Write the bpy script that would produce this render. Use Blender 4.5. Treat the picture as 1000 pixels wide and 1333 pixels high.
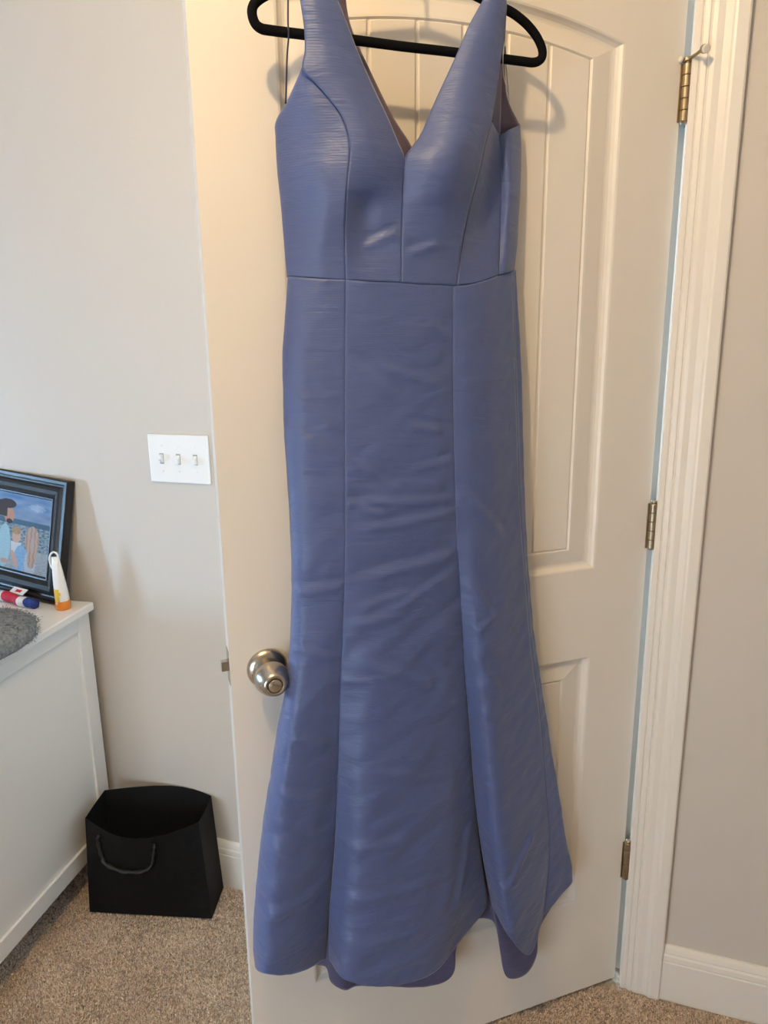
import bpy, bmesh, math, random
import numpy as np
from mathutils import Vector, Matrix, noise

for o in list(bpy.data.objects): bpy.data.objects.remove(o)
SC = bpy.context.scene; COL = SC.collection
# World frame: origin on the carpet below the door's hinge line, x along the wall (right), y into the wall, z up. Metres.

# ------------------------------------------------------------------ camera
cam = bpy.data.cameras.new('camera'); co = bpy.data.objects.new('camera', cam); COL.objects.link(co)
cam.sensor_fit = 'HORIZONTAL'; cam.sensor_width = 36; cam.lens = 36*930/1000; cam.clip_start = .02
rt, dn, fw = (.94737292, .3198907, -.01242917), (.06250766, -.22291846, -.972831), (-.31397028, .92085683, -.23118253)
co.matrix_world = Matrix(((rt[0], -dn[0], -fw[0], -.05241), (rt[1], -dn[1], -fw[1], -1.42475), (rt[2], -dn[2], -fw[2], 1.42), (0, 0, 0, 1)))
SC.camera = co
SC.view_settings.view_transform = 'Standard'; SC.view_settings.look = 'None'
SC.view_settings.gamma = 1; SC.view_settings.use_curve_mapping = False
SC.view_settings.exposure = 0.12

# ------------------------------------------------------------------ light
wd = bpy.data.worlds.new('daylight'); SC.world = wd; wd.use_nodes = True
wd.node_tree.nodes['Background'].inputs[0].default_value = (.62, .78, 1, 1)
wd.node_tree.nodes['Background'].inputs[1].default_value = .9

def area(name, loc, aim, sx, sy, power, color):
    l = bpy.data.lights.new(name, 'AREA'); l.shape = 'RECTANGLE'; l.size = sx; l.size_y = sy; l.energy = power; l.color = color
    o = bpy.data.objects.new(name, l); COL.objects.link(o); o.location = loc
    o.rotation_euler = (Vector(aim)-Vector(loc)).to_track_quat('-Z', 'Y').to_euler(); return o
def bulb(name, loc, r, power, color):
    l = bpy.data.lights.new(name, 'POINT'); l.shadow_soft_size = r; l.energy = power; l.color = color
    o = bpy.data.objects.new(name, l); COL.objects.link(o); o.location = loc; return o
bulb('ceiling_bulb', (-.38, -1.32, 2.40), .03, 37, (1, .70, .36))
area('left_window_daylight', (-3.06, -1.05, 1.0), (0, -.35, .80), .26, .44, 43, (.40, .68, 1))
area('rear_window_daylight', (-1.1, -3.26, .70), (-.2, 0, .05), 1.2, 1.1, 38, (.78, .90, 1))
area('hall_daylight', (-.95, 1.3, 1.5), (0, .02, 1.2), .8, 1.4, 42, (.50, .76, 1))

# ------------------------------------------------------------------ materials
def mat(name, base, rough=.5, metal=0, bump=None, spots=None, sheen=0, spec=.5, aniso=0, coat=0):
    """bump = (scale, strength, distance[, stretch xyz]); spots = (scale, second colour, amount)"""
    m = bpy.data.materials.new(name); m.use_nodes = True; nt = m.node_tree; N = nt.nodes; L = nt.links
    b = N['Principled BSDF']; b.inputs['Base Color'].default_value = (*base, 1); b.inputs['Roughness'].default_value = rough
    b.inputs['Metallic'].default_value = metal; b.inputs['Specular IOR Level'].default_value = spec
    b.inputs['Sheen Weight'].default_value = sheen; b.inputs['Coat Weight'].default_value = coat; b.inputs['Anisotropic'].default_value = aniso
    tc = N.new('ShaderNodeTexCoord')
    if spots:
        n = N.new('ShaderNodeTexNoise'); n.inputs['Scale'].default_value = spots[0]; n.inputs['Detail'].default_value = 5
        L.new(tc.outputs['Object'], n.inputs['Vector'])
        mx = N.new('ShaderNodeMix'); mx.data_type = 'RGBA'; mx.inputs[6].default_value = (*base, 1); mx.inputs[7].default_value = (*spots[1], 1)
        r = N.new('ShaderNodeMapRange'); r.inputs[1].default_value = .35; r.inputs[2].default_value = .65; r.inputs[4].default_value = spots[2]
        L.new(n.outputs['Fac'], r.inputs[0]); L.new(r.outputs[0], mx.inputs[0]); L.new(mx.outputs[2], b.inputs['Base Color'])
    if bump:
        mp = N.new('ShaderNodeMapping'); L.new(tc.outputs['Object'], mp.inputs['Vector'])
        if len(bump) > 3: mp.inputs['Scale'].default_value = bump[3]
        n = N.new('ShaderNodeTexNoise'); n.inputs['Scale'].default_value = bump[0]; n.inputs['Detail'].default_value = 4
        L.new(mp.outputs[0], n.inputs['Vector'])
        bp = N.new('ShaderNodeBump'); bp.inputs['Strength'].default_value = bump[1]; bp.inputs['Distance'].default_value = bump[2]
        L.new(n.outputs['Fac'], bp.inputs['Height']); L.new(bp.outputs[0], b.inputs['Normal'])
    return m
def vcol_mat(name, rough=.5, spec=.5, coat=0):
    m = mat(name, (1, 1, 1), rough, spec=spec, coat=coat); nt = m.node_tree
    a = nt.nodes.new('ShaderNodeVertexColor'); a.layer_name = 'Col'
    nt.links.new(a.outputs['Color'], nt.nodes['Principled BSDF'].inputs['Base Color']); return m

M = {}
M['wall'] = mat('wall_paint', (.61, .565, .515), .75, bump=(260, .12, .002), spots=(1.5, (.59, .545, .495), .5))
M['wall2'] = M['wall']
M['ceiling'] = mat('ceiling_paint', (.8, .79, .77), .9, bump=(120, .2, .003))
M['trim'] = mat('trim_paint', (.80, .76, .70), .35, bump=(40, .08, .002, (1, 1, .1)))
M['door'] = mat('door_paint', (.76, .71, .64), .38, bump=(60, .06, .002, (1, 1, .12)))
M['carpet'] = mat('carpet_backing', (.6, .49, .39), .95, bump=(300, .6, .004), spots=(90, (.2, .16, .13), .8))
M['plastic'] = mat('switch_plastic', (.86, .86, .86), .3)
M['slot'] = mat('switch_slot', (.35, .35, .34), .5)
M['nickel'] = mat('satin_nickel', (.50, .45, .38), .26, 1, bump=(300, .05, .001))
M['brass'] = mat('aged_brass', (.40, .33, .23), .36, 1, bump=(120, .1, .001))
M['dark'] = mat('dark_recess', (.03, .025, .02), .6)
M['rubber'] = mat('white_rubber', (.75, .72, .66), .5)
M['velvet'] = mat('black_velvet', (.006, .006, .007), .95, spec=.05, bump=(500, .2, .001))
M['chrome'] = mat('hook_steel', (.6, .6, .6), .2, 1)
M['dresser'] = mat('dresser_white', (.86, .85, .845), .32, bump=(25, .03, .002))
M['bag'] = mat('black_paper', (.0060, .0055, .0058), .6, bump=(14, .15, .01), spec=.15)
M['bagin'] = mat('black_paper_inside', (.008, .008, .009), .8, spec=.2)
M['cord'] = mat('black_satin_cord', (.010, .010, .011), .5)
M['frame'] = mat('black_frame_lacquer', (.008, .008, .010), .38, bump=(30, .05, .002))
M['white'] = mat('white_tube_plastic', (.85, .84, .82), .3)
M['orange'] = mat('orange_cap_plastic', (.85, .27, .03), .35)
M['yellow'] = mat('yellow_label_ink', (.85, .55, .06), .4)
M['tblue'] = mat('royal_blue_cloth', (.02, .05, .28), .8, bump=(400, .4, .002))
M['twhite'] = mat('white_cloth', (.78, .77, .76), .8, bump=(400, .4, .002))
M['tred'] = mat('red_cloth', (.55, .02, .05), .8, bump=(400, .4, .002))
M['plush'] = mat('grey_plush', (.16, .18, .20), .95, bump=(160, .8, .006), spots=(120, (.33, .36, .39), .8))
M['ribbon'] = mat('dark_ribbon', (.05, .055, .09), .45)
M['clear'] = mat('clear_elastic', (.55, .56, .62), .25)
M['print'] = vcol_mat('photo_print', .6, .2)
M['pile'] = vcol_mat('carpet_pile', .95, .15)
M['glass'] = mat('window_glass', (.9, .95, 1), .02); M['glass'].node_tree.nodes['Principled BSDF'].inputs['Transmission Weight'].default_value = 1


def satin(name, base, rough, tint):
    m = bpy.data.materials.new(name); m.use_nodes = True; nt = m.node_tree; N = nt.nodes; L = nt.links
    b = N['Principled BSDF']; b.inputs['Roughness'].default_value = rough
    b.inputs['Specular IOR Level'].default_value = .5; b.inputs['Specular Tint'].default_value = (*tint, 1)
    b.inputs['Sheen Weight'].default_value = .25; b.inputs['Sheen Roughness'].default_value = .4; b.inputs['Sheen Tint'].default_value = (*tint, 1)
    b.inputs['Base Color'].default_value = (*base, 1)
    tc = N.new('ShaderNodeTexCoord')
    mp = N.new('ShaderNodeMapping'); mp.inputs['Scale'].default_value = (60, 60, 900); L.new(tc.outputs['Object'], mp.inputs['Vector'])
    n = N.new('ShaderNodeTexNoise'); n.inputs['Scale'].default_value = 1; n.inputs['Detail'].default_value = 2; L.new(mp.outputs[0], n.inputs['Vector'])
    w = N.new('ShaderNodeTexWave'); w.wave_type = 'BANDS'; w.bands_direction = 'Z'; w.inputs['Scale'].default_value = 95; w.inputs['Distortion'].default_value = 1.2
    w.inputs['Detail'].default_value = 1; w.inputs['Detail Scale'].default_value = .4
    L.new(tc.outputs['Object'], w.inputs['Vector'])
    ad = N.new('ShaderNodeMath'); ad.operation = 'ADD'; L.new(n.outputs['Fac'], ad.inputs[0])
    ms = N.new('ShaderNodeMath'); ms.operation = 'MULTIPLY'; ms.inputs[1].default_value = .7; L.new(w.outputs['Fac'], ms.inputs[0]); L.new(ms.outputs[0], ad.inputs[1])
    b1 = N.new('ShaderNodeBump'); b1.inputs['Strength'].default_value = .22; b1.inputs['Distance'].default_value = .0006; L.new(ad.outputs[0], b1.inputs['Height'])
    n2 = N.new('ShaderNodeTexNoise'); n2.inputs['Scale'].default_value = 20; n2.inputs['Detail'].default_value = 4; n2.inputs['Distortion'].default_value = .6
    mp2 = N.new('ShaderNodeMapping'); mp2.inputs['Rotation'].default_value = (0, .35, 0); mp2.inputs['Scale'].default_value = (.7, 1, 2.4); L.new(tc.outputs['Object'], mp2.inputs['Vector']); L.new(mp2.outputs[0], n2.inputs['Vector'])
    b2 = N.new('ShaderNodeBump'); b2.inputs['Strength'].default_value = .45; b2.inputs['Distance'].default_value = .006; L.new(n2.outputs['Fac'], b2.inputs['Height']); L.new(b1.outputs[0], b2.inputs['Normal'])
    L.new(b2.outputs[0], b.inputs['Normal'])
    return m
M['satin'] = satin('periwinkle_satin', (.075, .104, .25), .47, (.85, .92, 1))
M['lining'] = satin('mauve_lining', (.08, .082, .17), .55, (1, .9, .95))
M['lining2'] = satin('pink_grey_lining', (.11, .085, .135), .6, (1, .9, .9))

# ------------------------------------------------------------------ helpers
MW = {}
ID = Matrix.Identity(4)
DA = math.radians(180+38.33)
DOOR = Matrix.Translation((0, 0, 0)) @ Matrix.Rotation(DA, 4, 'Z')       # local x = from hinge to latch, y = out into the room, z up
def meta(o, label=None, cat=None, group=None, kind=None):
    for k, v in (('label', label), ('category', cat), ('group', group), ('kind', kind)):
        if v: o[k] = v
    return o
def empty(name, mw, label=None, cat=None, kind=None, group=None):
    o = bpy.data.objects.new(name, None); COL.objects.link(o); o.matrix_world = mw; o.empty_display_size = .05; MW[o.name] = mw.copy()
    return meta(o, label, cat, group, kind)
def place(name, V, F, m, parent=None, frame=ID, origin=None, smooth=False, mats=None, fm=None):
    """vertices V are in `frame`; the object is linked as one mesh, parented at the parent's own frame"""
    if parent is not None: pm = MW[parent.name]
    else: pm = frame @ Matrix.Translation(origin if origin is not None else (0, 0, 0))
    T = pm.inverted() @ frame
    me = bpy.data.meshes.new(name); me.from_pydata([tuple(T @ Vector(v)) for v in V], [], F); me.update()
    me.materials.append(m)
    for x in (mats or []): me.materials.append(x)
    if fm: me.polygons.foreach_set('material_index', fm)
    if smooth: me.polygons.foreach_set('use_smooth', [True]*len(F))
    o = bpy.data.objects.new(name, me); COL.objects.link(o)
    if parent is not None: o.parent = parent; MW[o.name] = pm.copy()
    else: o.matrix_world = pm; MW[o.name] = pm.copy()
    return o
def fixn(o):
    b = bmesh.new(); b.from_mesh(o.data); bmesh.ops.recalc_face_normals(b, faces=b.faces); b.to_mesh(o.data); b.free(); return o
def mod_bevel(o, w, seg=2, ang=35):
    m = o.modifiers.new('bevel', 'BEVEL'); m.width = w; m.segments = seg; m.limit_method = 'ANGLE'; m.angle_limit = math.radians(ang); return o
def box(x0, x1, y0, y1, z0, z1):
    V = [(x, y, z) for z in (z0, z1) for y in (y0, y1) for x in (x0, x1)]
    return V, [(0, 2, 3, 1), (4, 5, 7, 6), (0, 1, 5, 4), (2, 6, 7, 3), (0, 4, 6, 2), (1, 3, 7, 5)]
def join(*parts):
    V, F = [], []
    for v, f in parts:
        n = len(V); V += list(v); F += [tuple(i+n for i in q) for q in f]
    return V, F
def extrude(poly, axis, a, b):
    """closed 2D polygon swept along an axis: axis 'x' -> (y,z) polygon, 'y' -> (x,z), 'z' -> (x,y)"""
    def p(q, t): return {'x': (t, q[0], q[1]), 'y': (q[0], t, q[1]), 'z': (q[0], q[1], t)}[axis]
    n = len(poly); V = [p(q, a) for q in poly]+[p(q, b) for q in poly]
    F = [(i, (i+1) % n, n+(i+1) % n, n+i) for i in range(n)]+[tuple(range(n))[::-1], tuple(range(n, 2*n))]
    return V, F
def tube(pts, r, seg=12, closed=False, flat=1, cap=True):
    P = [Vector(p) for p in pts]; n = len(P); V, F = [], []; R = r if hasattr(r, '__len__') else [r]*n
    up = None
    for i in range(n):
        a = P[(i-1) % n] if (closed or i > 0) else P[i]; b = P[(i+1) % n] if (closed or i < n-1) else P[i]
        t = (b-a).normalized()
        if up is None: up = t.orthogonal().normalized()
        up = (up-t*up.dot(t)).normalized(); s = t.cross(up)
        for k in range(seg):
            q = 2*math.pi*k/seg; V.append(tuple(P[i]+(up*math.cos(q)+s*math.sin(q)*flat)*R[i]))
    m = n if closed else n-1
    for i in range(m):
        for k in range(seg):
            j = (i+1) % n; F.append((i*seg+k, i*seg+(k+1) % seg, j*seg+(k+1) % seg, j*seg+k))
    if cap and not closed: F += [tuple(range(seg))[::-1], tuple(range((n-1)*seg, n*seg))]
    return V, F
def lathe(prof, org, axis, seg=40):
    """prof = [(radius, height)], swept about `axis` from org"""
    A = Vector(axis).normalized(); u = A.orthogonal().normalized(); s = A.cross(u); O = Vector(org); V, F = [], []
    for r, h in prof:
        for k in range(seg):
            q = 2*math.pi*k/seg; V.append(tuple(O+A*h+(u*math.cos(q)+s*math.sin(q))*max(r, 1e-5)))
    for i in range(len(prof)-1):
        for k in range(seg): F.append((i*seg+k, i*seg+(k+1) % seg, (i+1)*seg+(k+1) % seg, (i+1)*seg+k))
    F += [tuple(range(seg))[::-1], tuple(range((len(prof)-1)*seg, len(prof)*seg))]
    return V, F
def cr(p0, p1, p2, p3, t):
    return tuple(.5*((2*b)+(-a+c)*t+(2*a-5*b+4*c-d)*t*t+(-a+3*b-3*c+d)*t*t*t) for a, b, c, d in zip(p0, p1, p2, p3))
def smooth_line(P, per=8):
    P = [tuple(p) for p in P]; Q = [tuple(2*a-b for a, b in zip(P[0], P[1]))]+P+[tuple(2*a-b for a, b in zip(P[-1], P[-2]))]; out = []
    for i in range(1, len(Q)-2):
        for k in range(per): out.append(cr(Q[i-1], Q[i], Q[i+1], Q[i+2], k/per))
    out.append(P[-1]); return out
def resample(P, n):
    P = [Vector(p) for p in P]; d = [0]
    for i in range(1, len(P)): d.append(d[-1]+(P[i]-P[i-1]).length)
    out = []; j = 0
    for k in range(n):
        t = d[-1]*k/(n-1)
        while j < len(P)-2 and d[j+1] < t: j += 1
        s = (t-d[j])/max(d[j+1]-d[j], 1e-9); out.append(tuple(P[j].lerp(P[j+1], min(max(s, 0), 1))))
    return out

RIBS = {
 'sk_L': [(0.6921,0.03,1.5131),(0.6997,0.0313,1.4493),(0.7058,0.0325,1.3951),(0.7085,0.0345,1.2945),(0.7073,0.0358,1.225),(0.7065,0.0374,1.1414),(0.7082,0.0389,1.0552),(0.7124,0.04,0.9924),(0.7192,0.0417,0.9288),(0.7296,0.0432,0.8712),(0.7438,0.0448,0.8136),(0.7594,0.0468,0.7347),(0.7735,0.0486,0.6609),(0.7871,0.0506,0.5781),(0.7981,0.0525,0.5),(0.805,0.0542,0.4264),(0.8046,0.055,0.3876)],
 'sk_A1': [(0.6783,0.052,1.5104),(0.6884,0.0558,1.3952),(0.6909,0.059,1.2963),(0.6945,0.0636,1.1466),(0.7025,0.0678,1.0014),(0.715,0.0762,0.8913),(0.7356,0.0841,0.7932),(0.7544,0.0916,0.6857),(0.7708,0.0972,0.5734),(0.7941,0.105,0.4135)],
 'sk_A2': [(0.6509,0.066,1.5077),(0.6555,0.0693,1.3948),(0.6584,0.0721,1.296),(0.662,0.0761,1.1464),(0.669,0.0798,1.001),(0.6785,0.083,0.8877),(0.6904,0.0858,0.7842),(0.7054,0.0887,0.6709),(0.7208,0.0914,0.5535),(0.7454,0.095,0.3861)],
 'sk_S1': [(0.6193,0.073,1.5066),(0.6252,0.0764,1.3616),(0.6289,0.0789,1.2497),(0.6342,0.0824,1.0845),(0.6401,0.0796,0.971),(0.6454,0.0761,0.8782),(0.6517,0.0707,0.7385),(0.6592,0.0632,0.5887),(0.6716,0.0581,0.4487),(0.6807,0.055,0.355)],
 'sk_B0': [(0.6193,0.073,1.5066),(0.6252,0.0764,1.3616),(0.6289,0.0789,1.2497),(0.6342,0.0824,1.0845),(0.6402,0.0797,0.971),(0.6455,0.0762,0.8783),(0.6518,0.0713,0.7389),(0.6601,0.0668,0.5917),(0.6744,0.0693,0.4593),(0.678,0.072,0.3669)],
 'sk_B1': [(0.5816,0.08,1.5035),(0.5847,0.0856,1.2937),(0.5901,0.0909,1.0817),(0.5981,0.0959,0.932),(0.6072,0.1007,0.802),(0.6193,0.1056,0.6673),(0.635,0.1122,0.5294),(0.6602,0.12,0.3638)],
 'sk_B2': [(0.5384,0.083,1.5028),(0.5361,0.0891,1.2915),(0.537,0.0947,1.0765),(0.5393,0.0983,0.923),(0.5411,0.1012,0.7882),(0.5459,0.1044,0.6475),(0.5588,0.1136,0.5071),(0.5817,0.125,0.3284)],
 'sk_B3': [(0.4912,0.082,1.5004),(0.4893,0.0878,1.2889),(0.4879,0.0928,1.07),(0.4765,0.0906,0.909),(0.4705,0.0887,0.7662),(0.4665,0.092,0.6184),(0.4681,0.0983,0.4666),(0.4912,0.105,0.307)],
 'sk_S2': [(0.454,0.076,1.5002),(0.4541,0.0796,1.3566),(0.4514,0.0823,1.2384),(0.447,0.0846,1.1141),(0.4381,0.0795,1.0337),(0.4208,0.0694,0.8618),(0.4057,0.0604,0.7516),(0.3857,0.0475,0.5993),(0.3687,0.0411,0.4747),(0.3467,0.036,0.3461)],
 'sk_B3b': [(0.4703,0.079,1.5009),(0.4699,0.0845,1.2876),(0.4642,0.0879,1.0657),(0.447,0.0819,0.8723),(0.4342,0.0772,0.7223),(0.4184,0.0678,0.5575),(0.4134,0.0676,0.4412),(0.4271,0.07,0.3147)],
 'sk_C0': [(0.454,0.076,1.5002),(0.454,0.0796,1.3566),(0.4514,0.0823,1.2384),(0.4471,0.0847,1.1142),(0.4384,0.0803,1.0339),(0.4217,0.0714,0.8629),(0.4081,0.0652,0.7548),(0.3906,0.0569,0.6066),(0.3729,0.055,0.4864),(0.3487,0.055,0.3594)],
 'sk_C1': [(0.4313,0.076,1.5016),(0.4289,0.0813,1.3559),(0.4237,0.0854,1.237),(0.418,0.0895,1.1123),(0.4109,0.0932,1.008),(0.3976,0.0979,0.8708),(0.3879,0.1007,0.77),(0.3754,0.1034,0.6336),(0.3622,0.1056,0.5054),(0.3375,0.108,0.3294)],
 'sk_C2': [(0.3916,0.066,1.5107),(0.3867,0.0714,1.3541),(0.3803,0.0754,1.2326),(0.3735,0.0794,1.1051),(0.3608,0.08,0.9966),(0.3401,0.08,0.8523),(0.326,0.0811,0.7312),(0.3091,0.0853,0.5891),(0.2945,0.0883,0.4559),(0.2828,0.09,0.2586)],
 'sk_S3': [(0.335,0.04,1.5264),(0.3302,0.0419,1.4312),(0.3209,0.0449,1.2755),(0.3139,0.0469,1.1661),(0.2975,0.0497,1.006),(0.281,0.0515,0.8737),(0.261,0.053,0.7551),(0.2419,0.055,0.5981),(0.2294,0.0569,0.4835),(0.2297,0.0584,0.3959),(0.237,0.06,0.3065)],
 'sk_R': [(0.3253,0.03,1.5286),(0.3194,0.0305,1.4722),(0.3095,0.0312,1.3797),(0.2966,0.0329,1.1619),(0.2819,0.0341,0.999),(0.263,0.0355,0.8639),(0.2387,0.0366,0.7422),(0.2047,0.0381,0.5784),(0.1797,0.0391,0.457),(0.1619,0.0397,0.3881),(0.1581,0.04,0.349)],
 'sk_Rm': [(0.3301,0.036,1.528),(0.3248,0.0374,1.4312),(0.3134,0.0396,1.2745),(0.3044,0.041,1.1641),(0.2889,0.043,1.0027),(0.2703,0.0446,0.869),(0.2481,0.0459,0.7488),(0.2216,0.0475,0.5885),(0.2026,0.0487,0.4702),(0.1895,0.0496,0.3769),(0.1892,0.05,0.3319)],
 'bk_hem': [(0.7753,0.03,0.402),(0.7431,0.03,0.3582),(0.7022,0.03,0.3271),(0.6765,0.035,0.3177),(0.67,0.045,0.2912),(0.6473,0.055,0.274),(0.6194,0.045,0.2621),(0.5667,0.04,0.2375),(0.4971,0.042,0.2118),(0.4499,0.045,0.2064),(0.4239,0.045,0.2223),(0.4147,0.035,0.2639),(0.3891,0.022,0.3047),(0.3312,0.022,0.2948),(0.3206,0.04,0.2433),(0.317,0.055,0.1914),(0.2985,0.06,0.1765),(0.2655,0.055,0.1728),(0.239,0.045,0.1953),(0.2246,0.035,0.2565),(0.1661,0.022,0.3108)],
 'bk_top': [(0.7058,0.02,0.8623),(0.6822,0.02,0.8606),(0.6534,0.02,0.8587),(0.6349,0.02,0.8574),(0.628,0.02,0.8569),(0.6102,0.02,0.8557),(0.5933,0.02,0.8545),(0.5589,0.02,0.8522),(0.5124,0.02,0.8489),(0.4806,0.02,0.8468),(0.4635,0.02,0.8456),(0.4603,0.02,0.8454),(0.4473,0.02,0.8445),(0.41,0.02,0.8419),(0.3978,0.02,0.8411),(0.3911,0.02,0.8406),(0.3776,0.02,0.8397),(0.3584,0.02,0.8383),(0.3447,0.02,0.8374),(0.3378,0.02,0.8369),(0.3041,0.02,0.8346)],
 'b1_L': [(0.6701,0.07,1.7701),(0.6779,0.0609,1.7541),(0.6877,0.0496,1.7335),(0.6998,0.0379,1.7123),(0.7001,0.0346,1.6922),(0.6996,0.0336,1.6538),(0.697,0.0325,1.6127),(0.6945,0.0313,1.5646),(0.6922,0.03,1.512)],
 'b1_M': [(0.6711,0.074,1.7679),(0.6688,0.0744,1.7509),(0.6668,0.075,1.7264),(0.6597,0.0756,1.6992),(0.6565,0.0766,1.6758),(0.6586,0.08,1.6419),(0.6585,0.0747,1.6073),(0.6572,0.0677,1.5611),(0.6571,0.06,1.508)],
 'b1_R': [(0.6722,0.078,1.7656),(0.6573,0.082,1.7506),(0.6387,0.0871,1.73),(0.623,0.0922,1.707),(0.616,0.098,1.6736),(0.6202,0.098,1.6357),(0.6228,0.0934,1.6058),(0.6209,0.0795,1.5608),(0.6193,0.073,1.5055)],
 'b2_L': [(0.6743,0.078,1.8628),(0.6722,0.0784,1.8441),(0.6685,0.0791,1.8141),(0.6687,0.0797,1.7876),(0.6731,0.0816,1.7644),(0.6582,0.085,1.7496),(0.6394,0.0895,1.7292),(0.6235,0.0939,1.7065),(0.616,0.098,1.6736),(0.6202,0.098,1.6357),(0.6225,0.0923,1.606),(0.6208,0.0793,1.5608),(0.6193,0.073,1.5055)],
 'b2_M1': [(0.6599,0.084,1.8622),(0.6568,0.0849,1.8435),(0.6493,0.0865,1.8093),(0.6433,0.0876,1.785),(0.6386,0.0902,1.7606),(0.6197,0.0943,1.7341),(0.6044,0.0977,1.7117),(0.5933,0.1012,1.6857),(0.5891,0.1001,1.6609),(0.5902,0.092,1.629),(0.5887,0.076,1.6025),(0.59,0.0705,1.563),(0.5918,0.076,1.5047)],
 'b2_M2': [(0.6438,0.084,1.8644),(0.6395,0.0847,1.8458),(0.6296,0.0858,1.8135),(0.6214,0.0868,1.7858),(0.6093,0.0893,1.7547),(0.5947,0.0918,1.7279),(0.5797,0.0939,1.7054),(0.5676,0.0957,1.6776),(0.5605,0.0938,1.6546),(0.5624,0.0888,1.6312),(0.5631,0.0804,1.603),(0.5625,0.0772,1.563),(0.5643,0.08,1.5037)],
 'b2_R': [(0.6304,0.08,1.8678),(0.6228,0.08,1.8497),(0.61,0.08,1.8223),(0.595,0.08,1.7891),(0.5746,0.0811,1.7495),(0.5621,0.0822,1.7269),(0.5527,0.0831,1.7085),(0.5421,0.0842,1.686),(0.5334,0.0848,1.666),(0.5351,0.0828,1.6338),(0.5358,0.081,1.6041),(0.5372,0.0809,1.5634),(0.5384,0.083,1.5028)],
 'b3_L': [(0.4023,0.08,1.8998),(0.4147,0.08,1.876),(0.4352,0.08,1.8427),(0.4556,0.08,1.801),(0.4802,0.0813,1.7553),(0.4945,0.0825,1.7277),(0.5088,0.0837,1.6992),(0.5218,0.0845,1.6825),(0.5333,0.0846,1.6661),(0.535,0.0826,1.6339),(0.5357,0.0809,1.6041),(0.5372,0.0809,1.5634),(0.5384,0.083,1.5028)],
 'b3_M1': [(0.3961,0.084,1.8989),(0.4044,0.0852,1.8752),(0.4199,0.087,1.8401),(0.4366,0.0891,1.7999),(0.4578,0.0958,1.7531),(0.4706,0.1013,1.7246),(0.4845,0.1071,1.6952),(0.4946,0.1097,1.6747),(0.5032,0.1086,1.655),(0.5064,0.1027,1.6297),(0.5075,0.0917,1.6016),(0.5074,0.083,1.562),(0.5086,0.083,1.5011)],
 'b3_M2': [(0.3902,0.084,1.8997),(0.3914,0.0852,1.8769),(0.401,0.087,1.8423),(0.4118,0.089,1.8026),(0.4289,0.0965,1.7555),(0.4401,0.1033,1.7266),(0.4537,0.1106,1.6967),(0.4634,0.1145,1.6728),(0.4693,0.1128,1.6514),(0.4742,0.1063,1.6278),(0.4754,0.0939,1.5987),(0.4776,0.0835,1.5546),(0.4781,0.08,1.5007)],
 'b3_R': [(0.3834,0.078,1.9031),(0.3769,0.0785,1.8757),(0.3799,0.079,1.8477),(0.383,0.0795,1.8184),(0.3902,0.0815,1.7752),(0.3962,0.0849,1.7472),(0.402,0.0878,1.7232),(0.4122,0.09,1.6949),(0.42,0.09,1.6612),(0.4276,0.0867,1.6308),(0.4342,0.0788,1.5956),(0.4418,0.0754,1.5502),(0.4477,0.076,1.5003)],
 'b4_L': [(0.4021,0.088,1.7231),(0.4112,0.088,1.6955),(0.419,0.088,1.6617),(0.4258,0.083,1.6316),(0.433,0.0764,1.596),(0.4407,0.0732,1.5505),(0.4477,0.076,1.5003)],
 'b4_M': [(0.3798,0.058,1.7225),(0.3823,0.0543,1.7004),(0.3828,0.0493,1.67),(0.388,0.0486,1.6378),(0.3928,0.0494,1.5996),(0.4001,0.0555,1.5537),(0.4068,0.068,1.5059)],
 'b4_R': [(0.3614,0.036,1.721),(0.3581,0.036,1.6958),(0.356,0.036,1.669),(0.3552,0.036,1.6397),(0.3573,0.0395,1.6004),(0.3611,0.0464,1.5558),(0.3645,0.052,1.5191)],
 'b5_M': [(0.3469,0.04,1.7285),(0.3454,0.0411,1.7008),(0.3438,0.0423,1.6717),(0.3435,0.0435,1.6411),(0.346,0.0455,1.6022),(0.3487,0.0481,1.556),(0.3501,0.05,1.5229)],
 'b5_R': [(0.3163,0.018,1.744),(0.3145,0.0192,1.7135),(0.3141,0.0204,1.6803),(0.315,0.0217,1.6466),(0.3178,0.0243,1.6066),(0.3209,0.0273,1.5661),(0.3267,0.03,1.5286)],
 'l1_L': [(0.3785,0.07,1.8844),(0.3768,0.0632,1.8295),(0.3799,0.0575,1.7815),(0.3839,0.0529,1.7419),(0.3843,0.05,1.7159)],
 'l1_R': [(0.3681,0.06,1.8849),(0.3646,0.052,1.8346),(0.3642,0.0446,1.7869),(0.3611,0.0388,1.7476),(0.3596,0.035,1.7214)],
 'l2_L': [(0.3671,0.05,1.8743),(0.3634,0.0411,1.8285),(0.361,0.034,1.7904),(0.356,0.027,1.7512),(0.3525,0.022,1.723)],
 'l2_R': [(0.3622,0.05,1.8749),(0.3567,0.0381,1.8302),(0.3482,0.0274,1.7884),(0.3365,0.0217,1.767),(0.3146,0.015,1.7438)],
 'l3_L': [(0.6319,0.06,1.8757),(0.6249,0.0581,1.8491),(0.6103,0.0556,1.8157),(0.5887,0.0525,1.7727),(0.5617,0.0492,1.7282),(0.5323,0.0462,1.6867),(0.5238,0.045,1.6673)],
 'l3_R': [(0.6063,0.055,1.8811),(0.6009,0.0517,1.8455),(0.5899,0.0492,1.8193),(0.5651,0.0451,1.7782),(0.5332,0.0404,1.73),(0.505,0.037,1.6958),(0.4983,0.035,1.6711)],
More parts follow.
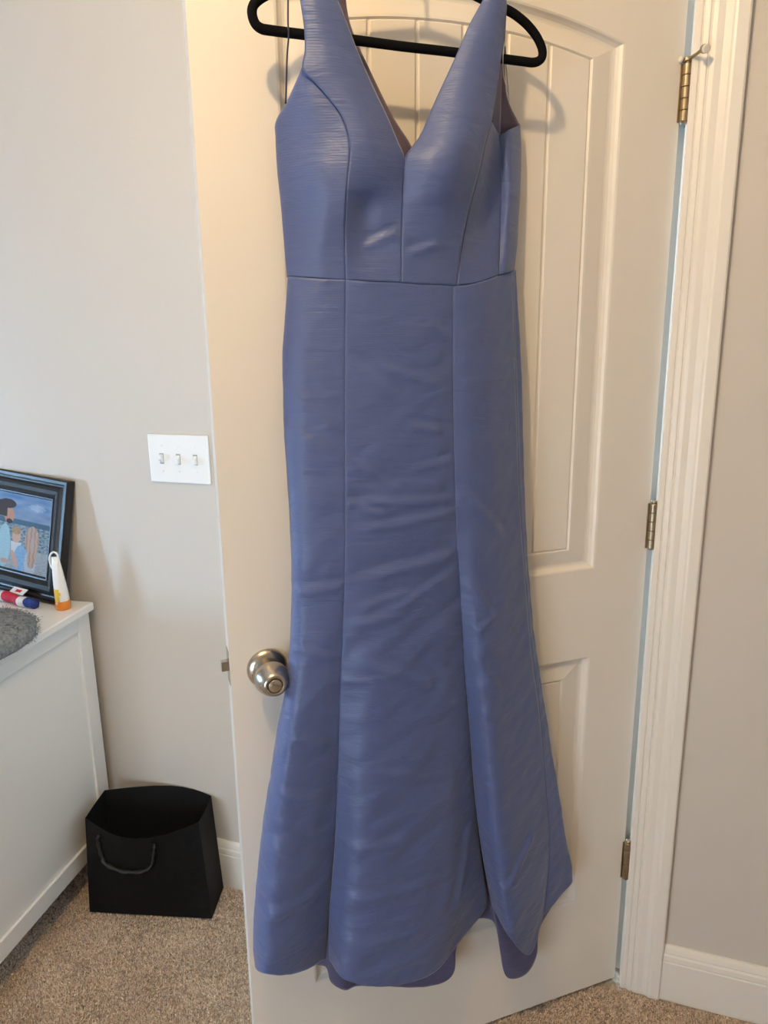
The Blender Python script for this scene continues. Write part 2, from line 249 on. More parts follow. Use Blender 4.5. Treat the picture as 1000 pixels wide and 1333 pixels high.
 'hanger': [(0.5446,0.07,1.9097),(0.5873,0.07,1.902),(0.6393,0.07,1.8861),(0.6853,0.07,1.8646),(0.7155,0.07,1.847),(0.7286,0.07,1.8369),(0.733,0.07,1.827),(0.7317,0.07,1.816),(0.7253,0.07,1.809),(0.7126,0.07,1.807),(0.6625,0.07,1.8084),(0.5999,0.07,1.81),(0.5346,0.07,1.8099),(0.4662,0.07,1.8107),(0.3947,0.07,1.8106),(0.3451,0.07,1.8109),(0.3249,0.07,1.811),(0.3136,0.07,1.8171),(0.3128,0.07,1.8282),(0.3211,0.07,1.8431),(0.3368,0.07,1.8569),(0.3571,0.07,1.867),(0.3781,0.07,1.8731),(0.4203,0.07,1.8792),(0.4669,0.07,1.8898),(0.5063,0.07,1.9008),(0.5446,0.07,1.9097)],
 'hook': [(0.5446,0.07,1.9097),(0.5465,0.07,1.9295),(0.557,0.07,1.9453)],
 'ribL': [(0.6873,0.08,1.867),(0.6889,0.082,1.8406),(0.6898,0.081,1.8152),(0.6892,0.08,1.8027),(0.691,0.075,1.7823),(0.692,0.07,1.7572),(0.6922,0.06,1.7284)],
 'ribR': [(0.3772,0.075,1.8302),(0.3818,0.08,1.8087),(0.369,0.06,1.7918),(0.3539,0.045,1.7775),(0.3425,0.03,1.7673),(0.346,0.03,1.793),(0.3548,0.04,1.8146),(0.3677,0.06,1.8315)],
}
CREASES = [(0.6207,1.1871,0.4504,1.1784,1,0.0063),(0.6095,1.1445,0.4567,1.1567,1.2,0.0075),(0.6326,1.1882,0.5723,1.1625,1,0.0063),(0.5987,1.0676,0.4533,1.0881,1.5,0.0088),(0.6121,1.0218,0.5354,1.0367,1,0.0075),(0.5744,1.0037,0.4557,1.0588,1.2,0.0088),(0.6315,0.9929,0.5486,0.9999,1,0.0075),(0.534,1.2972,0.4775,1.2886,1.2,0.0063),(0.5155,1.2319,0.4577,1.2399,1,0.0063),(0.7081,1.0499,0.636,1.0563,1.2,0.0075),(0.7057,0.9603,0.6516,0.9358,1.2,0.0075),(0.6527,0.8995,0.6019,0.8969,1,0.0063),(0.4279,1.0357,0.3844,0.9762,1,0.0075),(0.7295,0.8221,0.6686,0.7886,1.5,0.01),(0.77,0.7369,0.6716,0.6916,1.5,0.01),(0.7809,0.6424,0.6814,0.5853,1.5,0.0112),(0.7986,0.5173,0.6833,0.526,1.6,0.0112),(0.6609,0.6091,0.5518,0.6015,1,0.0088),(0.6634,0.5199,0.4944,0.4999,1.3,0.01),(0.6522,0.4309,0.524,0.4124,1.5,0.0112),(0.6047,0.7394,0.4369,0.6856,1,0.01),(0.4332,0.4161,0.4047,0.5538,1.6,0.0112),(0.3394,0.4537,0.2817,0.5202,2.2,0.0075),(0.3631,0.4442,0.323,0.4455,1.4,0.0075),(0.3445,0.3536,0.304,0.375,1.2,0.0088),(0.4439,1.1902,0.3595,1.1064,1,0.0088),(0.4259,0.914,0.366,0.8328,1,0.0088),(0.5694,1.3826,0.4779,1.3578,0.8,0.0075),(0.6216,1.3945,0.5459,1.3375,0.7,0.0088),(0.6192,1.2507,0.5471,1.1986,0.8,0.0075),(0.7171,1.3651,0.6414,1.2971,0.8,0.01),(0.709,1.3006,0.6368,1.2519,0.8,0.0088),(0.497,1.447,0.4659,1.4249,0.8,0.0075),(0.5899,1.5504,0.5418,1.5722,1,0.0063),(0.5268,1.542,0.4853,1.5556,1.2,0.0063),(0.6469,0.365,0.494,0.3611,1.2,0.0112),(0.614,0.9321,0.4954,0.8708,1,0.01),(0.4125,0.9531,0.3485,0.9848,1,0.0075)]
# ------------------------------------------------------------------ the room
def struct(name, VF, m, **k): 
    o = place(name, VF[0], VF[1], m, **k)
    if k.get('parent') is None: o['kind'] = 'structure'
    return o
struct('floor', box(-3.1, 2.0, -3.3, 2.2, -.05, 0), M['carpet'])
struct('ceiling', box(-3.1, 2.0, -3.3, 2.2, 2.62, 2.7), M['ceiling'])
OPL, OPR, OPT = -.826, .004, 2.055       # rough opening of the door in the back wall
struct('wall_back', join(box(-3.0, OPL, 0, .115, 0, 2.62), box(OPR+.02, 2.0, 0, .115, 0, 2.62), box(OPL, OPR+.02, 0, .115, OPT+.02, 2.62)), M['wall'])
struct('wall_right', box(1.9, 2.0, -3.2, 0, 0, 2.62), M['wall'])
wy0, wy1, wz0, wz1 = -1.4, -.7, .6, 1.5
struct('wall_left', join(box(-3.1, -3.0, -3.2, wy0, 0, 2.62), box(-3.1, -3.0, wy1, 0, 0, 2.62), box(-3.1, -3.0, wy0, wy1, 0, wz0), box(-3.1, -3.0, wy0, wy1, wz1, 2.62)), M['wall'])
rx0, rx1, vz0, vz1 = -1.75, -.45, .1, 1.4
struct('wall_front', join(box(-3.1, rx0, -3.3, -3.2, 0, 2.62), box(rx1, 2.0, -3.3, -3.2, 0, 2.62), box(rx0, rx1, -3.3, -3.2, 0, vz0), box(rx0, rx1, -3.3, -3.2, vz1, 2.62)), M['wall'])
def window(name, f):
    w = empty(name, f, kind='structure')
    W_, H_ = f_size
    place('window_frame', *join(box(-W_/2, -W_/2+.05, -.03, .03, 0, H_), box(W_/2-.05, W_/2, -.03, .03, 0, H_), box(-W_/2, W_/2, -.03, .03, 0, .05), box(-W_/2, W_/2, -.03, .03, H_-.05, H_), box(-W_/2, W_/2, -.02, .02, H_/2-.02, H_/2+.02)), M['trim'], parent=w, frame=f)
    for z0, z1 in ((.05, H_/2-.02), (H_/2+.02, H_-.05)): place('window_pane', *box(-W_/2+.05, W_/2-.05, GY-.001, GY+.001, z0, z1), M['glass'], parent=w, frame=f)
GY = .029
f_size = (wy1-wy0, wz1-wz0); window('window_1', Matrix.Translation((-3.04, (wy0+wy1)/2, wz0)) @ Matrix.Rotation(math.pi/2, 4, 'Z'))
GY = -.029
f_size = (rx1-rx0, vz1-vz0); window('window_2', Matrix.Translation(((rx0+rx1)/2, -3.24, vz0)))
# hallway beyond the door
struct('wall_hall', join(box(-3.1, 2.0, 2.1, 2.2, 0, 2.62), box(-3.1, -3.0, .115, 2.1, 0, 2.62), box(1.9, 2.0, .115, 2.1, 0, 2.62)), M['wall'])

BASE = [(0, 0), (-.0155, 0), (-.0155, .098), (-.0135, .1005), (-.0150, .104), (-.0140, .114), (-.0105, .1175), (-.0115, .121), (-.0085, .130), (-.004, .135), (0, .135)]
struct('baseboard_right', extrude(BASE, 'x', .0955, 1.9), M['trim'])
struct('baseboard_left', extrude(BASE, 'x', -3.0, -.921), M['trim'])
CAS = [(0, 0), (.0, -.009), (.003, -.0115), (.010, -.0115), (.012, -.0095), (.014, -.0125), (.022, -.0135), (.024, -.0115), (.027, -.0155), (.034, -.0165), (.045, -.0155), (.056, -.017), (.059, -.0195), (.063, -.0205), (.080, -.0195), (.083, -.017), (.083, 0)]
cx = .0125
struct('trim_1', extrude([(cx+a, b) for a, b in CAS], 'z', 0, OPT+.085), M['trim'])
struct('trim_2', extrude([(OPL-.002-a, b) for a, b in CAS], 'z', 0, OPT+.085), M['trim'])
struct('trim_3', extrude([(b, OPT-.002+a) for a, b in CAS], 'x', OPL-.085, cx+.083), M['trim'])
# jambs lining the opening, with the stop strip
struct('trim_4', join(box(.0115, .024, 0, .115, 0, OPT), box(-.001, .0115, .040, .075, 0, OPT), box(OPL-.004, OPL, 0, .115, 0, OPT), box(OPL, OPL+.012, .040, .075, 0, OPT), box(OPL-.004, .026, 0, .115, OPT, OPT+.02)), M['trim'])

# ------------------------------------------------------------------ carpet pile
rng = np.random.default_rng(4)
def pile(regs, pitch, ln, wdt):
    xs = []
    for x0, x1, y0, y1 in regs:
        n = int((x1-x0)*(y1-y0)/pitch**2)
        xs.append(np.column_stack([rng.uniform(x0, x1, n), rng.uniform(y0, y1, n)]))
    p = np.concatenate(xs)
    q = p-np.array((-1.14, -.1145)); lu = q@np.array((.970, .2425)); lv = q@np.array((-.2425, .970)); p = p[(abs(lu) > .161) | (abs(lv) > .0535)]; n = len(p)
    h = np.sin(p[:, 0]*21+np.sin(p[:, 1]*17)*1.7)*np.sin(p[:, 1]*26+1.3*np.sin(p[:, 0]*11))
    a = rng.uniform(0, 2*np.pi, n); ti = rng.uniform(.2, 1.0, n); d = rng.uniform(0, 2*np.pi, n); L = ln*rng.uniform(.6, 1.15, n)*(1+.12*h)
    sx, sy = np.cos(a)*wdt, np.sin(a)*wdt
    V = np.zeros((n, 3, 3)); V[:, 0, :2] = p-np.column_stack([sx, sy]); V[:, 1, :2] = p+np.column_stack([sx, sy])
    V[:, 2, 0] = p[:, 0]+np.cos(d)*np.sin(ti)*L+.002*h; V[:, 2, 1] = p[:, 1]+np.sin(d)*np.sin(ti)*L; V[:, 2, 2] = np.cos(ti)*L
    me = bpy.data.meshes.new('carpet_pile'); me.vertices.add(3*n); me.loops.add(3*n); me.polygons.add(n)
    me.vertices.foreach_set('co', V.reshape(-1)); me.loops.foreach_set('vertex_index', np.arange(3*n, dtype=np.int32)); me.polygons.foreach_set('loop_start', np.arange(0, 3*n, 3, dtype=np.int32))
    me.update(calc_edges=True); me.validate()
    pal = np.array([(.86, .69, .54), (.72, .57, .44), (.97, .84, .70), (.50, .38, .29), (.78, .66, .56)])
    c = pal[rng.choice(5, n, p=[.33, .25, .17, .13, .12])]*rng.uniform(.85, 1.1, (n, 1)); c = np.repeat(np.concatenate([c, np.ones((n, 1))], 1), 3, 0)
    at = me.color_attributes.new('Col', 'FLOAT_COLOR', 'POINT'); at.data.foreach_set('color', c.reshape(-1).astype(np.float32))
    me.materials.append(M['pile']); o = bpy.data.objects.new('carpet_pile', me); COL.objects.link(o)
    o['kind'] = 'stuff'; meta(o, 'beige cut pile carpet covering the bedroom floor', 'carpet'); return o
pile([(-1.95, -.05, -.85, -.017), (-.05, .45, -.62, -.022)], .0021, .0062, .0018)

# ------------------------------------------------------------------ the door
door = empty('door_1', DOOR @ Matrix.Translation((0, 0, .012)), kind='structure')
def dp(name, VF, m, parent=None, **k): return place(name, VF[0], VF[1], m, parent=parent or door, frame=DOOR, **k)
DW, Z0, Z1, TH = .807, .012, 2.044, .035
UL, UR = .117, .690; UC = .4035; SAG = .038
def loop(k, z0, z1, sag, n=24):
    """panel outline ring: k=0 outer edge, 1 = edge of the plank field; arched top when sag > 0"""
    du, dz = .062*k, .044*k; a, b = UL+du, UR-du; h = (b-a)/2; s = sag*(h/.2865)**2
    pts = [(a, z0+dz), (b, z0+dz)]
    top = z1+sag-dz
    for i in range(n+1):
        u = b+(a-b)*i/n; pts.append((u, top-s*((u-UC)/h)**2))
    return pts
PROF = [(0, 0), (.06, -.0012), (.12, -.0052), (.20, -.0085), (.27, -.0095), (.34, -.0095), (.42, -.0085), (.85, -.0040), (.93, -.0036), (1, -.0070)]
panels = []
for (z0, z1, sag) in ((.998, 1.884, SAG), (.2495, .8175, 0)):
    V, F = [], []; n0 = None
    for k, w in PROF:
        r = loop(k, z0, z1, sag); n = len(r); V += [(u, w, z) for u, z in r]
    for i in range(len(PROF)-1):
        for j in range(n): F.append((i*n+j, i*n+(j+1) % n, (i+1)*n+(j+1) % n, (i+1)*n+j))
    F.append(tuple(range((len(PROF)-1)*n, len(PROF)*n)))
    panels.append((V, F))
# slab: front face with the two holes, built with filled outlines
bm = bmesh.new()
outer = [(0, Z0), (DW, Z0), (DW, Z1), (0, Z1)]
edges = []
for lp in (outer, loop(0, .998, 1.884, SAG), loop(0, .2495, .8175, 0)):
    vs = [bm.verts.new((u, 0, z)) for u, z in lp]; edges += [bm.edges.new((vs[i], vs[(i+1) % len(vs)])) for i in range(len(vs))]
bmesh.ops.triangle_fill(bm, use_beauty=True, use_dissolve=False, edges=edges)
for f in list(bm.faces):
    c = f.calc_center_median()
    if UL < c.x < UR and (.2495 < c.z < .8175 or .998 < c.z < 1.884+SAG*(1-((c.x-UC)/.2865)**2)-1e-4): bm.faces.remove(f)
bm.verts.ensure_lookup_table(); V = [tuple(v.co) for v in bm.verts]; ix = {v: i for i, v in enumerate(bm.verts)}; F = [tuple(ix[v] for v in f.verts) for f in bm.faces]; bm.free()
n = len(V); V += [(0, -TH, Z0), (DW, -TH, Z0), (DW, -TH, Z1), (0, -TH, Z1)]
F += [(n, n+1, n+2, n+3), (0, 1, n+1, n), (1, 2, n+2, n+1), (2, 3, n+3, n+2), (3, 0, n, n+3)]
slab = fixn(dp('door_slab', (V, F), M['door']))
for nm, (V, F) in zip(('upper_panel', 'lower_panel'), panels):
    o = fixn(dp(nm, (V, F), M['door']))
    # planks of the field, each with its own eased edges
    up = nm == 'upper_panel'; zb = (1.042 if up else .2935); a, b = UL+.062, UR-.062; N_ = 6; pw = (b-a)/N_
    for i in range(N_):
        x0, x1 = a+pw*i+(.0022 if i else .0005), a+pw*(i+1)-(.0022 if i < N_-1 else .0005)
        def top(u): return (1.884+SAG-.044-.0233*((u-UC)/.2245)**2) if up else .7735
        us = [x0+(x1-x0)*t/6 for t in range(7)]
        def ring(e, w): return [(x0+e, w, zb+e), (x1-e, w, zb+e)]+[(min(max(u, x0+e), x1-e), w, top(u)-e) for u in us[::-1]]
        R = [ring(0, -.0085), ring(0, -.0052), ring(.0018, -.0038)]; m_ = len(R[0])
        VV = sum(R, []); FF = [(q*m_+j, q*m_+(j+1) % m_, (q+1)*m_+(j+1) % m_, (q+1)*m_+j) for q in range(2) for j in range(m_)]+[tuple(range(2*m_, 3*m_))]
        fixn(place('plank', VV, FF, M['door'], parent=o, frame=DOOR))
# knob: rosette, tapering knob, privacy button; latch bolt in the door's edge
ku, kz = .7475, .903
kn = dp('knob', lathe([(.011, .010), (.011, .022), (.014, .025), (.0235, .031), (.0272, .037), (.0280, .041), (.0268, .048), (.0235, .058), (.0195, .066), (.0165, .0695), (.0135, .0705), (.0125, .0690), (.0, .0690)], (ku, 0, kz), (0, 1, 0)), M['nickel'], smooth=True)
place('knob_face', *join(lathe([(.0124, .0688), (.0124, .0693), (.0108, .0693), (.0108, .0688)], (ku, 0, kz), (0, 1, 0))), M['dark'], parent=kn, frame=DOOR)
place('button', *lathe([(.0106, .0690), (.0106, .0702), (.0098, .0708), (0, .0708)], (ku, 0, kz), (0, 1, 0)), M['nickel'], parent=kn, frame=DOOR, smooth=True)
tr = Matrix.Translation((ku, .0705, kz)) @ Matrix.Rotation(math.radians(-22), 4, 'Y')
V, F = box(-.0078, .0078, 0, .0026, -.0019, .0019); mod_bevel(place('turn_tab', [tuple(tr @ Vector(v)) for v in V], F, M['nickel'], parent=kn, frame=DOOR), .0008)
ro = dp('rosette', lathe([(.0330, 0), (.0336, .0015), (.0335, .0035), (.0315, .0065), (.0275, .0095), (.0235, .0115), (.0165, .0125), (.012, .0130)], (ku, 0, kz), (0, 1, 0), 56), M['nickel'], smooth=True)
for s in ((.0265, .003),):
    place('screw', *lathe([(.0032, .0085), (.0030, .0102), (0, .0104)], (ku+.0235, 0, kz-.004), (0, 1, 0), 12), M['dark'], parent=ro, frame=DOOR)
V, F = box(DW, DW+.0125, -.022, -.010, kz+.008-.008, kz+.008+.009); V[1] = (DW+.0125, -.019, V[1][2]); V[5] = (DW+.0125, -.019, V[5][2])
mod_bevel(dp('latch_bolt', (V, F), M['nickel']), .0008)
mod_bevel(dp('latch_plate', box(DW-.001, DW+.0008, -.031, -.004, kz-.024, kz+.036), M['nickel']), .0005)
# hinges: knuckles on the room side, leaves in the gap
for i, hz in enumerate((1.8205, 1.070, .3237)):
    m = M['brass']; hu, hw = -.0055, .0056
    h = dp('hinge', join(box(-.002, -.0012, -.030, .004, hz-.0445, hz+.0445)), m)
    place('leaf', *box(.0098, .0114, -.001, .032, hz-.0445, hz+.0445), m, parent=h)
    for k in range(5):
        z0, z1 = hz-.0445+k*.0178+.0004, hz-.0445+(k+1)*.0178-.0004
        place('knuckle', *lathe([(.0072, z0), (.0078, z0+.0007), (.0078, z1-.0007), (.0072, z1)], (hu+.001, hw, 0), (0, 0, 1), 20), m, parent=h, frame=DOOR, smooth=False)
    place('hinge_pin', *lathe([(.0035, hz-.0475), (.0052, hz-.0465), (.0052, hz+.0465), (.0058, hz+.0480), (.0045, hz+.0500), (.002, hz+.0505)], (hu+.001, hw, 0), (0, 0, 1), 20), m, parent=h, frame=DOOR, smooth=True)
    for s in (-1, 1): place('leaf', *join(box(-.0075, .0050, -.0003, .0010, hz-.0445, hz+.0445)), m, parent=h, frame=DOOR) if s > 0 else None
# hinge pin door stop standing on the top hinge
pz = 1.8205+.050
st = empty('hinge_door_stop', DOOR @ Matrix.Translation((-.0035, .0052, pz)), 'brass hinge pin door stop with a rubber tipped arm above the top hinge', 'door stop')
place('bracket', *lathe([(.0075, pz-.0035), (.0085, pz-.002), (.0085, pz+.002), (.006, pz+.0035)], (-.0035, .0052, 0), (0, 0, 1), 20), M['brass'], parent=st, frame=DOOR)
c0 = DOOR @ Vector((-.0035, .0052, pz))
place('arm', *tube([c0, c0+Vector((.012, -.018, .001)), c0+Vector((.022, -.036, .003))], [.0028, .0026, .0026], 12), M['brass'], parent=st)
place('bumper', *lathe([(.0045, 0), (.0065, .001), (.0070, .005), (.0045, .0062)], c0+Vector((.0205, -.0335, .0025)), (.5, -.8, -.3), 20), M['brass'], parent=st)
place('rubber_tip', *lathe([(.0050, 0), (.0068, .0006), (.0068, .0036), (.0050, .0046)], c0+Vector((.0236, -.0385, .0007)), (.5, -.8, -.3), 20), M['rubber'], parent=st)
c1 = c0+Vector((-.009, -.006, 0))
place('arm', *tube([c0, c1], .0026, 12), M['brass'], parent=st)
place('rubber_tip', *lathe([(.0042, 0), (.0048, .001), (.0048, .003), (.0035, .004)], c1, (-.75, -.45, 0), 16), M['rubber'], parent=st)

# ------------------------------------------------------------------ light switch
SW = Matrix.Translation((-1.0445, 0, 1.1585))
sw = empty('light_switch', SW, 'white three gang light switch plate on the grey wall left of the door', 'light switch')
pl = place('switch_plate', *box(-.0825, .0825, -.0065, 0, -.0575, .0575), M['plastic'], parent=sw, frame=SW); mod_bevel(pl, .0042, 3)
for i, x in enumerate((-.0460, 0, .0460)):
    tg = place('toggle', *join(box(x-.0055, x+.0055, -.0072, -.0062, -.0125, .0125)), M['slot'], parent=sw, frame=SW)
    s = 1 if i == 0 else -1
    V, F = box(x-.0045, x+.0045, -.0165, -.0060, -.0105, .0105)
    V = [(vx, vy, vz+(s*.0085 if vy < -.01 else 0) if abs(vz) else vz) for vx, vy, vz in V]
    V = [(vx, vy, vz*(.55 if vy < -.01 else 1)) for vx, vy, vz in V]
    mod_bevel(place('lever', V, F, M['plastic'], parent=tg, frame=SW), .001)
    for z in (-.030, .030): place('screw', *lathe([(.0032, .0064), (.0030, .0074), (0, .0078)], (x, 0, z), (0, -1, 0), 14), M['plastic'], parent=sw, frame=SW)

# ------------------------------------------------------------------ dresser
DR = Matrix.Translation((-1.342, -.022, 0)) @ Matrix.Rotation(math.radians(7.0), 4, 'Z')
dr = empty('dresser', DR, 'white painted dresser with a panelled side, standing left of the black bag', 'dresser')
def d_(name, VF, m, bev=.0015, parent=None):
    o = place(name, *VF, m, parent=parent or dr, frame=DR); 
    return mod_bevel(o, bev) if bev else o
DL, DD = 1.25, .56
d_('top', box(-DL-.015, .017, -DD-.02, 0, .757, .779), M['dresser'], .004)
for x0, x1 in ((-.02, 0), (-DL, -DL+.02)):
    sd = d_('side_frame', join(box(x0, x1, -.048, -.002, .095, .757), box(x0, x1, -DD, -DD+.046, .095, .757), box(x0, x1, -DD+.046, -.048, .095, .142), box(x0, x1, -DD+.046, -.048, .715, .757)), M['dresser'], .0012)
    d_('side_panel', box(x0+.002, x1-.007, -DD+.046, -.048, .142, .715), M['dresser'], 0)
for x in (-.045, -DL):
    for y in (-.05, -DD+.003): d_('leg', box(x, x+.045, y, y+.045, 0, .095), M['dresser'])
d_('carcass', join(box(-DL+.02, -.021, -DD+.02, -.01, .096, .756)), M['dresser'], 0)
for c in range(2):
    for r in range(3):
        x0, x1 = -DL+.022+c*.605, -DL+.022+c*.605+.598; z0 = .10+r*.219
        df = d_('drawer', box(x0, x1, -DD-.001, -DD+.019, z0, z0+.212), M['dresser'])
        for kx in (.15, .45): place('drawer_knob', *lathe([(.006, 0), (.006, .012), (.014, .018), (.014, .024), (0, .027)], (x0+kx, -DD, z0+.106), (0, -1, 0), 16), M['dresser'], parent=df, frame=DR, smooth=True)

# ------------------------------------------------------------------ framed photograph leaning on the wall
B = Vector((-1.388, -.070, .781)); T = Vector((-1.345, -.019, 1.090))
ey = (T-B).normalized(); ex = Vector((.998, -.03, -.045)).normalized(); ez = ex.cross(ey).normalized()       # ez points out of the picture
if ez.y > 0: ez = -ez
FH, FW = (T-B).length, .385
FR = Matrix(((ex.x, ey.x, ez.x, B.x), (ex.y, ey.y, ez.y, B.y), (ex.z, ey.z, ez.z, B.z), (0, 0, 0, 1)))
fr = empty('picture_frame', FR, 'black framed beach photo of a man, a boy and a woman, leaning on the wall', 'picture frame')
def rring(o, h): return [(-FW+o, o, h), (-o, o, h), (-o, FH-o, h), (-FW+o, FH-o, h)]
FP = [(0, -.016), (0, .004), (.003, .007), (.010, .007), (.014, .003), (.018, .002), (.024, .006), (.030, .0075), (.040, .004), (.050, -.003), (.052, -.001), (.055, -.0015), (.0585, -.008)]
V = sum([rring(o, h) for o, h in FP], []); F = [(i*4+j, i*4+(j+1) % 4, (i+1)*4+(j+1) % 4, (i+1)*4+j) for i in range(len(FP)-1) for j in range(4)]
place('frame_moulding', V, F, M['frame'], parent=fr, frame=FR)
place('frame_back', *box(-FW+.004, -.004, .004, FH-.004, -.016, -.010), M['frame'], parent=fr, frame=FR)
# the print: painted on a fine grid (metres from the print's right and top edges)
PWd, PHt = FW-.114, FH-.114; nx, ny = 190, 150
def ell(x, y, cx_, cy_, rx, ry, rot=0):
    c, s = math.cos(rot), math.sin(rot); dx, dy = x-cx_, y-cy_; return ((dx*c+dy*s)/rx)**2+((-dx*s+dy*c)/ry)**2
def paint(x, y):
    """x,y in zoomed photo pixels: right edge 340 (x), top 190, bottom 715"""
    n = noise.noise(Vector((x*.012, y*.03, 0))); n2 = noise.noise(Vector((x*.05, y*.12, 4)))
    c = np.array((.22, .36, .62))+n*np.array((.16, .16, .12))+ (.25 if ell(x, y, 230, 265, 60, 22) < 1+n2 else 0)*np.array((1, .95, .85))*.6
    if y > 300: c = np.array((.25, .36, .56))+n*.1
    if y > 362: c = np.array((.07, .15, .24))+n2*.03
    if y > 398: c = np.array((.24, .33, .40))+n2*.35
    if y > 560: c = np.array((.42, .46, .50))+n2*.12
    if ell(x, y, 5, 560, 48, 150) < 1: c = np.array((.42, .66, .78))+n2*.05                      # man's pale blue shirt
    if ell(x, y, 95, 530, 38, 95) < 1 and y > 520: c = np.array((.74, .78, .82))               # boy's white shirt
    if ell(x, y, 135, 640, 52, 105) < 1: c = np.array((.28, .50, .80))+n2*.1                     # blue top
    if ell(x, y, 205, 650, 42, 90) < 1: c = np.array((.55, .62, .72))+n2*.12
    if ell(x, y, 90, 640, 17, 62, -.35) < 1: c = np.array((.72, .45, .36))                     # arm
    if ell(x, y, 15, 665, 30, 16) < 1: c = np.array((.66, .38, .30))
    if ell(x, y, 93, 480, 34, 44) < 1: c = np.array((.74, .48, .38)) if x > 62+abs(y-490)*.2 else np.array((.5, .33, .2))
    if ell(x, y, 92, 442, 36, 26) < 1: c = np.array((.50, .33, .18))+n2*.1                       # blond hair
    if ell(x, y, 210, 490, 52, 98) < 1 or ell(x, y, 215, 600, 34, 80) < 1: c = np.array((.42, .28, .22))+ .35*abs(math.sin(x*.11+n*.9))*np.array((.6, .5, .45))
    if ell(x, y, 215, 520, 14, 60) < 1: c = np.array((.62, .45, .40))
    if ell(x, y, 30, 345, 38, 58) < 1: c = np.array((.62, .33, .24))                           # man's face
    if ell(x, y, 68, 350, 8, 10) < 1: c = np.array((.62, .33, .24))
    if ell(x, y, 15, 268, 62, 32) < 1 or (x < 14 and y < 360 and y > 250) or ell(x, y, 34, 388, 24, 17) < 1: c = np.array((.055, .03, .025))
    return np.clip(c*.6, .004, 1)
V, F, C = [], [], []
for j in range(ny+1):
    for i in range(nx+1):
        a, b = i/nx, j/ny; V.append((-.057-PWd*(1-a), .057+PHt*(1-b), -.0078)); X = 340-(1-a)*PWd/.000475; C += [*paint(X, 190+b*525), 1]
for j in range(ny):
    for i in range(nx): q = j*(nx+1)+i; F.append((q, q+nx+1, q+nx+2, q+1))
pr = place('photo_print', V, F, M['print'], parent=fr, frame=FR)
pr.data.color_attributes.new('Col', 'FLOAT_COLOR', 'POINT').data.foreach_set('color', C)

# ------------------------------------------------------------------ lotion tube standing on its cap
tb = empty('lotion_tube', Matrix.Translation((-1.363, -.084, .779)) @ Matrix.Rotation(.25, 4, 'Z'), 'white lotion tube with a yellow mark standing on its orange cap', 'tube')
TB = MW[tb.name]
place('cap', *lathe([(.0165, 0), (.0175, .001), (.0180, .012), (.0175, .0225), (.016, .0235)], (0, 0, 0), (0, 0, 1), 32), M['orange'], parent=tb, frame=TB, smooth=True)
V, F = [], []; ns = 32; lv = 14
for i in range(lv+1):
    t = i/lv; z = .0235+.112*t; rx = .0168*(1-.42*t**1.6); ry = .0158*(1-t)**.8+.0028
    if i == 0: rx *= .97
    for k in range(ns): q = 2*math.pi*k/ns; V.append((rx*math.cos(q)-.006*t, ry*math.sin(q), z))
for i in range(lv):
    for k in range(ns): F.append((i*ns+k, i*ns+(k+1) % ns, (i+1)*ns+(k+1) % ns, (i+1)*ns+k))
F.append(tuple(range(lv*ns, (lv+1)*ns))); fm = []
for f in F:
    c = [sum(V[i][q] for i in f)/len(f) for q in range(3)]; fm.append(1 if (c[1] < 0 and c[0] < .004 and .027 < c[2] < .058 and c[0] < .010-(c[2]-.027)*.35) else 0)
place('tube_body', V, F, M['white'], parent=tb, frame=TB, smooth=True, mats=[M['yellow']], fm=fm)
place('hook_loop', *tube(smooth_line([(.002, 0, .128), (.001, 0, .142), (-.008, 0, .148), (-.017, 0, .141), (-.021, 0, .128), (-.019, 0, .112), (-.013, 0, .100)], 5), .0024, 10), M['white'], parent=tb, frame=TB, smooth=True)

# ------------------------------------------------------------------ knotted striped cloth band and the little card behind it
hb_ = empty('cloth_band', Matrix.Translation((-1.50, -.085, .779)), 'knotted cloth band in blue, white and red lying in front of the frame', 'hair band')
path = smooth_line([(-1.640, -.085, .792), (-1.600, -.082, .794), (-1.570, -.088, .793), (-1.540, -.090, .796), (-1.510, -.094, .795), (-1.480, -.102, .792), (-1.458, -.104, .793), (-1.430, -.106, .792)], 8)
rad = lambda t: .0125*(.78+.28*abs(math.sin(t*math.pi*3.1+.4)))
n = len(path)
for a, b, m in ((0, .30, 'tblue'), (.30, .44, 'twhite'), (.44, .72, 'tred'), (.72, .86, 'twhite'), (.86, 1, 'tblue')):
    i0, i1 = int(a*(n-1)), int(b*(n-1)); seg = path[i0:i1+1]
    V, F = tube(seg, [rad((i0+i)/(n-1)) for i in range(len(seg))], 18, flat=1.15)
    V = [tuple(Vector(v)+Vector((0, 0, .0016*noise.noise(Vector(v)*90)))) for v in V]
    V = [(x, y, max(z, .7795)) for x, y, z in V]
    place('band_section', V, F, M[m], parent=hb_, smooth=True)
o = place('paper_tag', *box(-.028, .028, -.010, .010, 0, .0012), M['twhite'], frame=Matrix.Translation((-1.508, -.078, .8085)) @ Matrix.Rotation(-.2, 4, 'Z') @ Matrix.Rotation(.5, 4, 'X'))
meta(o, 'small white paper tag behind the striped cloth band', 'tag')
place('printed_patch', *box(-.010, .012, -.004, .004, .0012, .0016), M['tred'], parent=o, frame=MW[o.name])

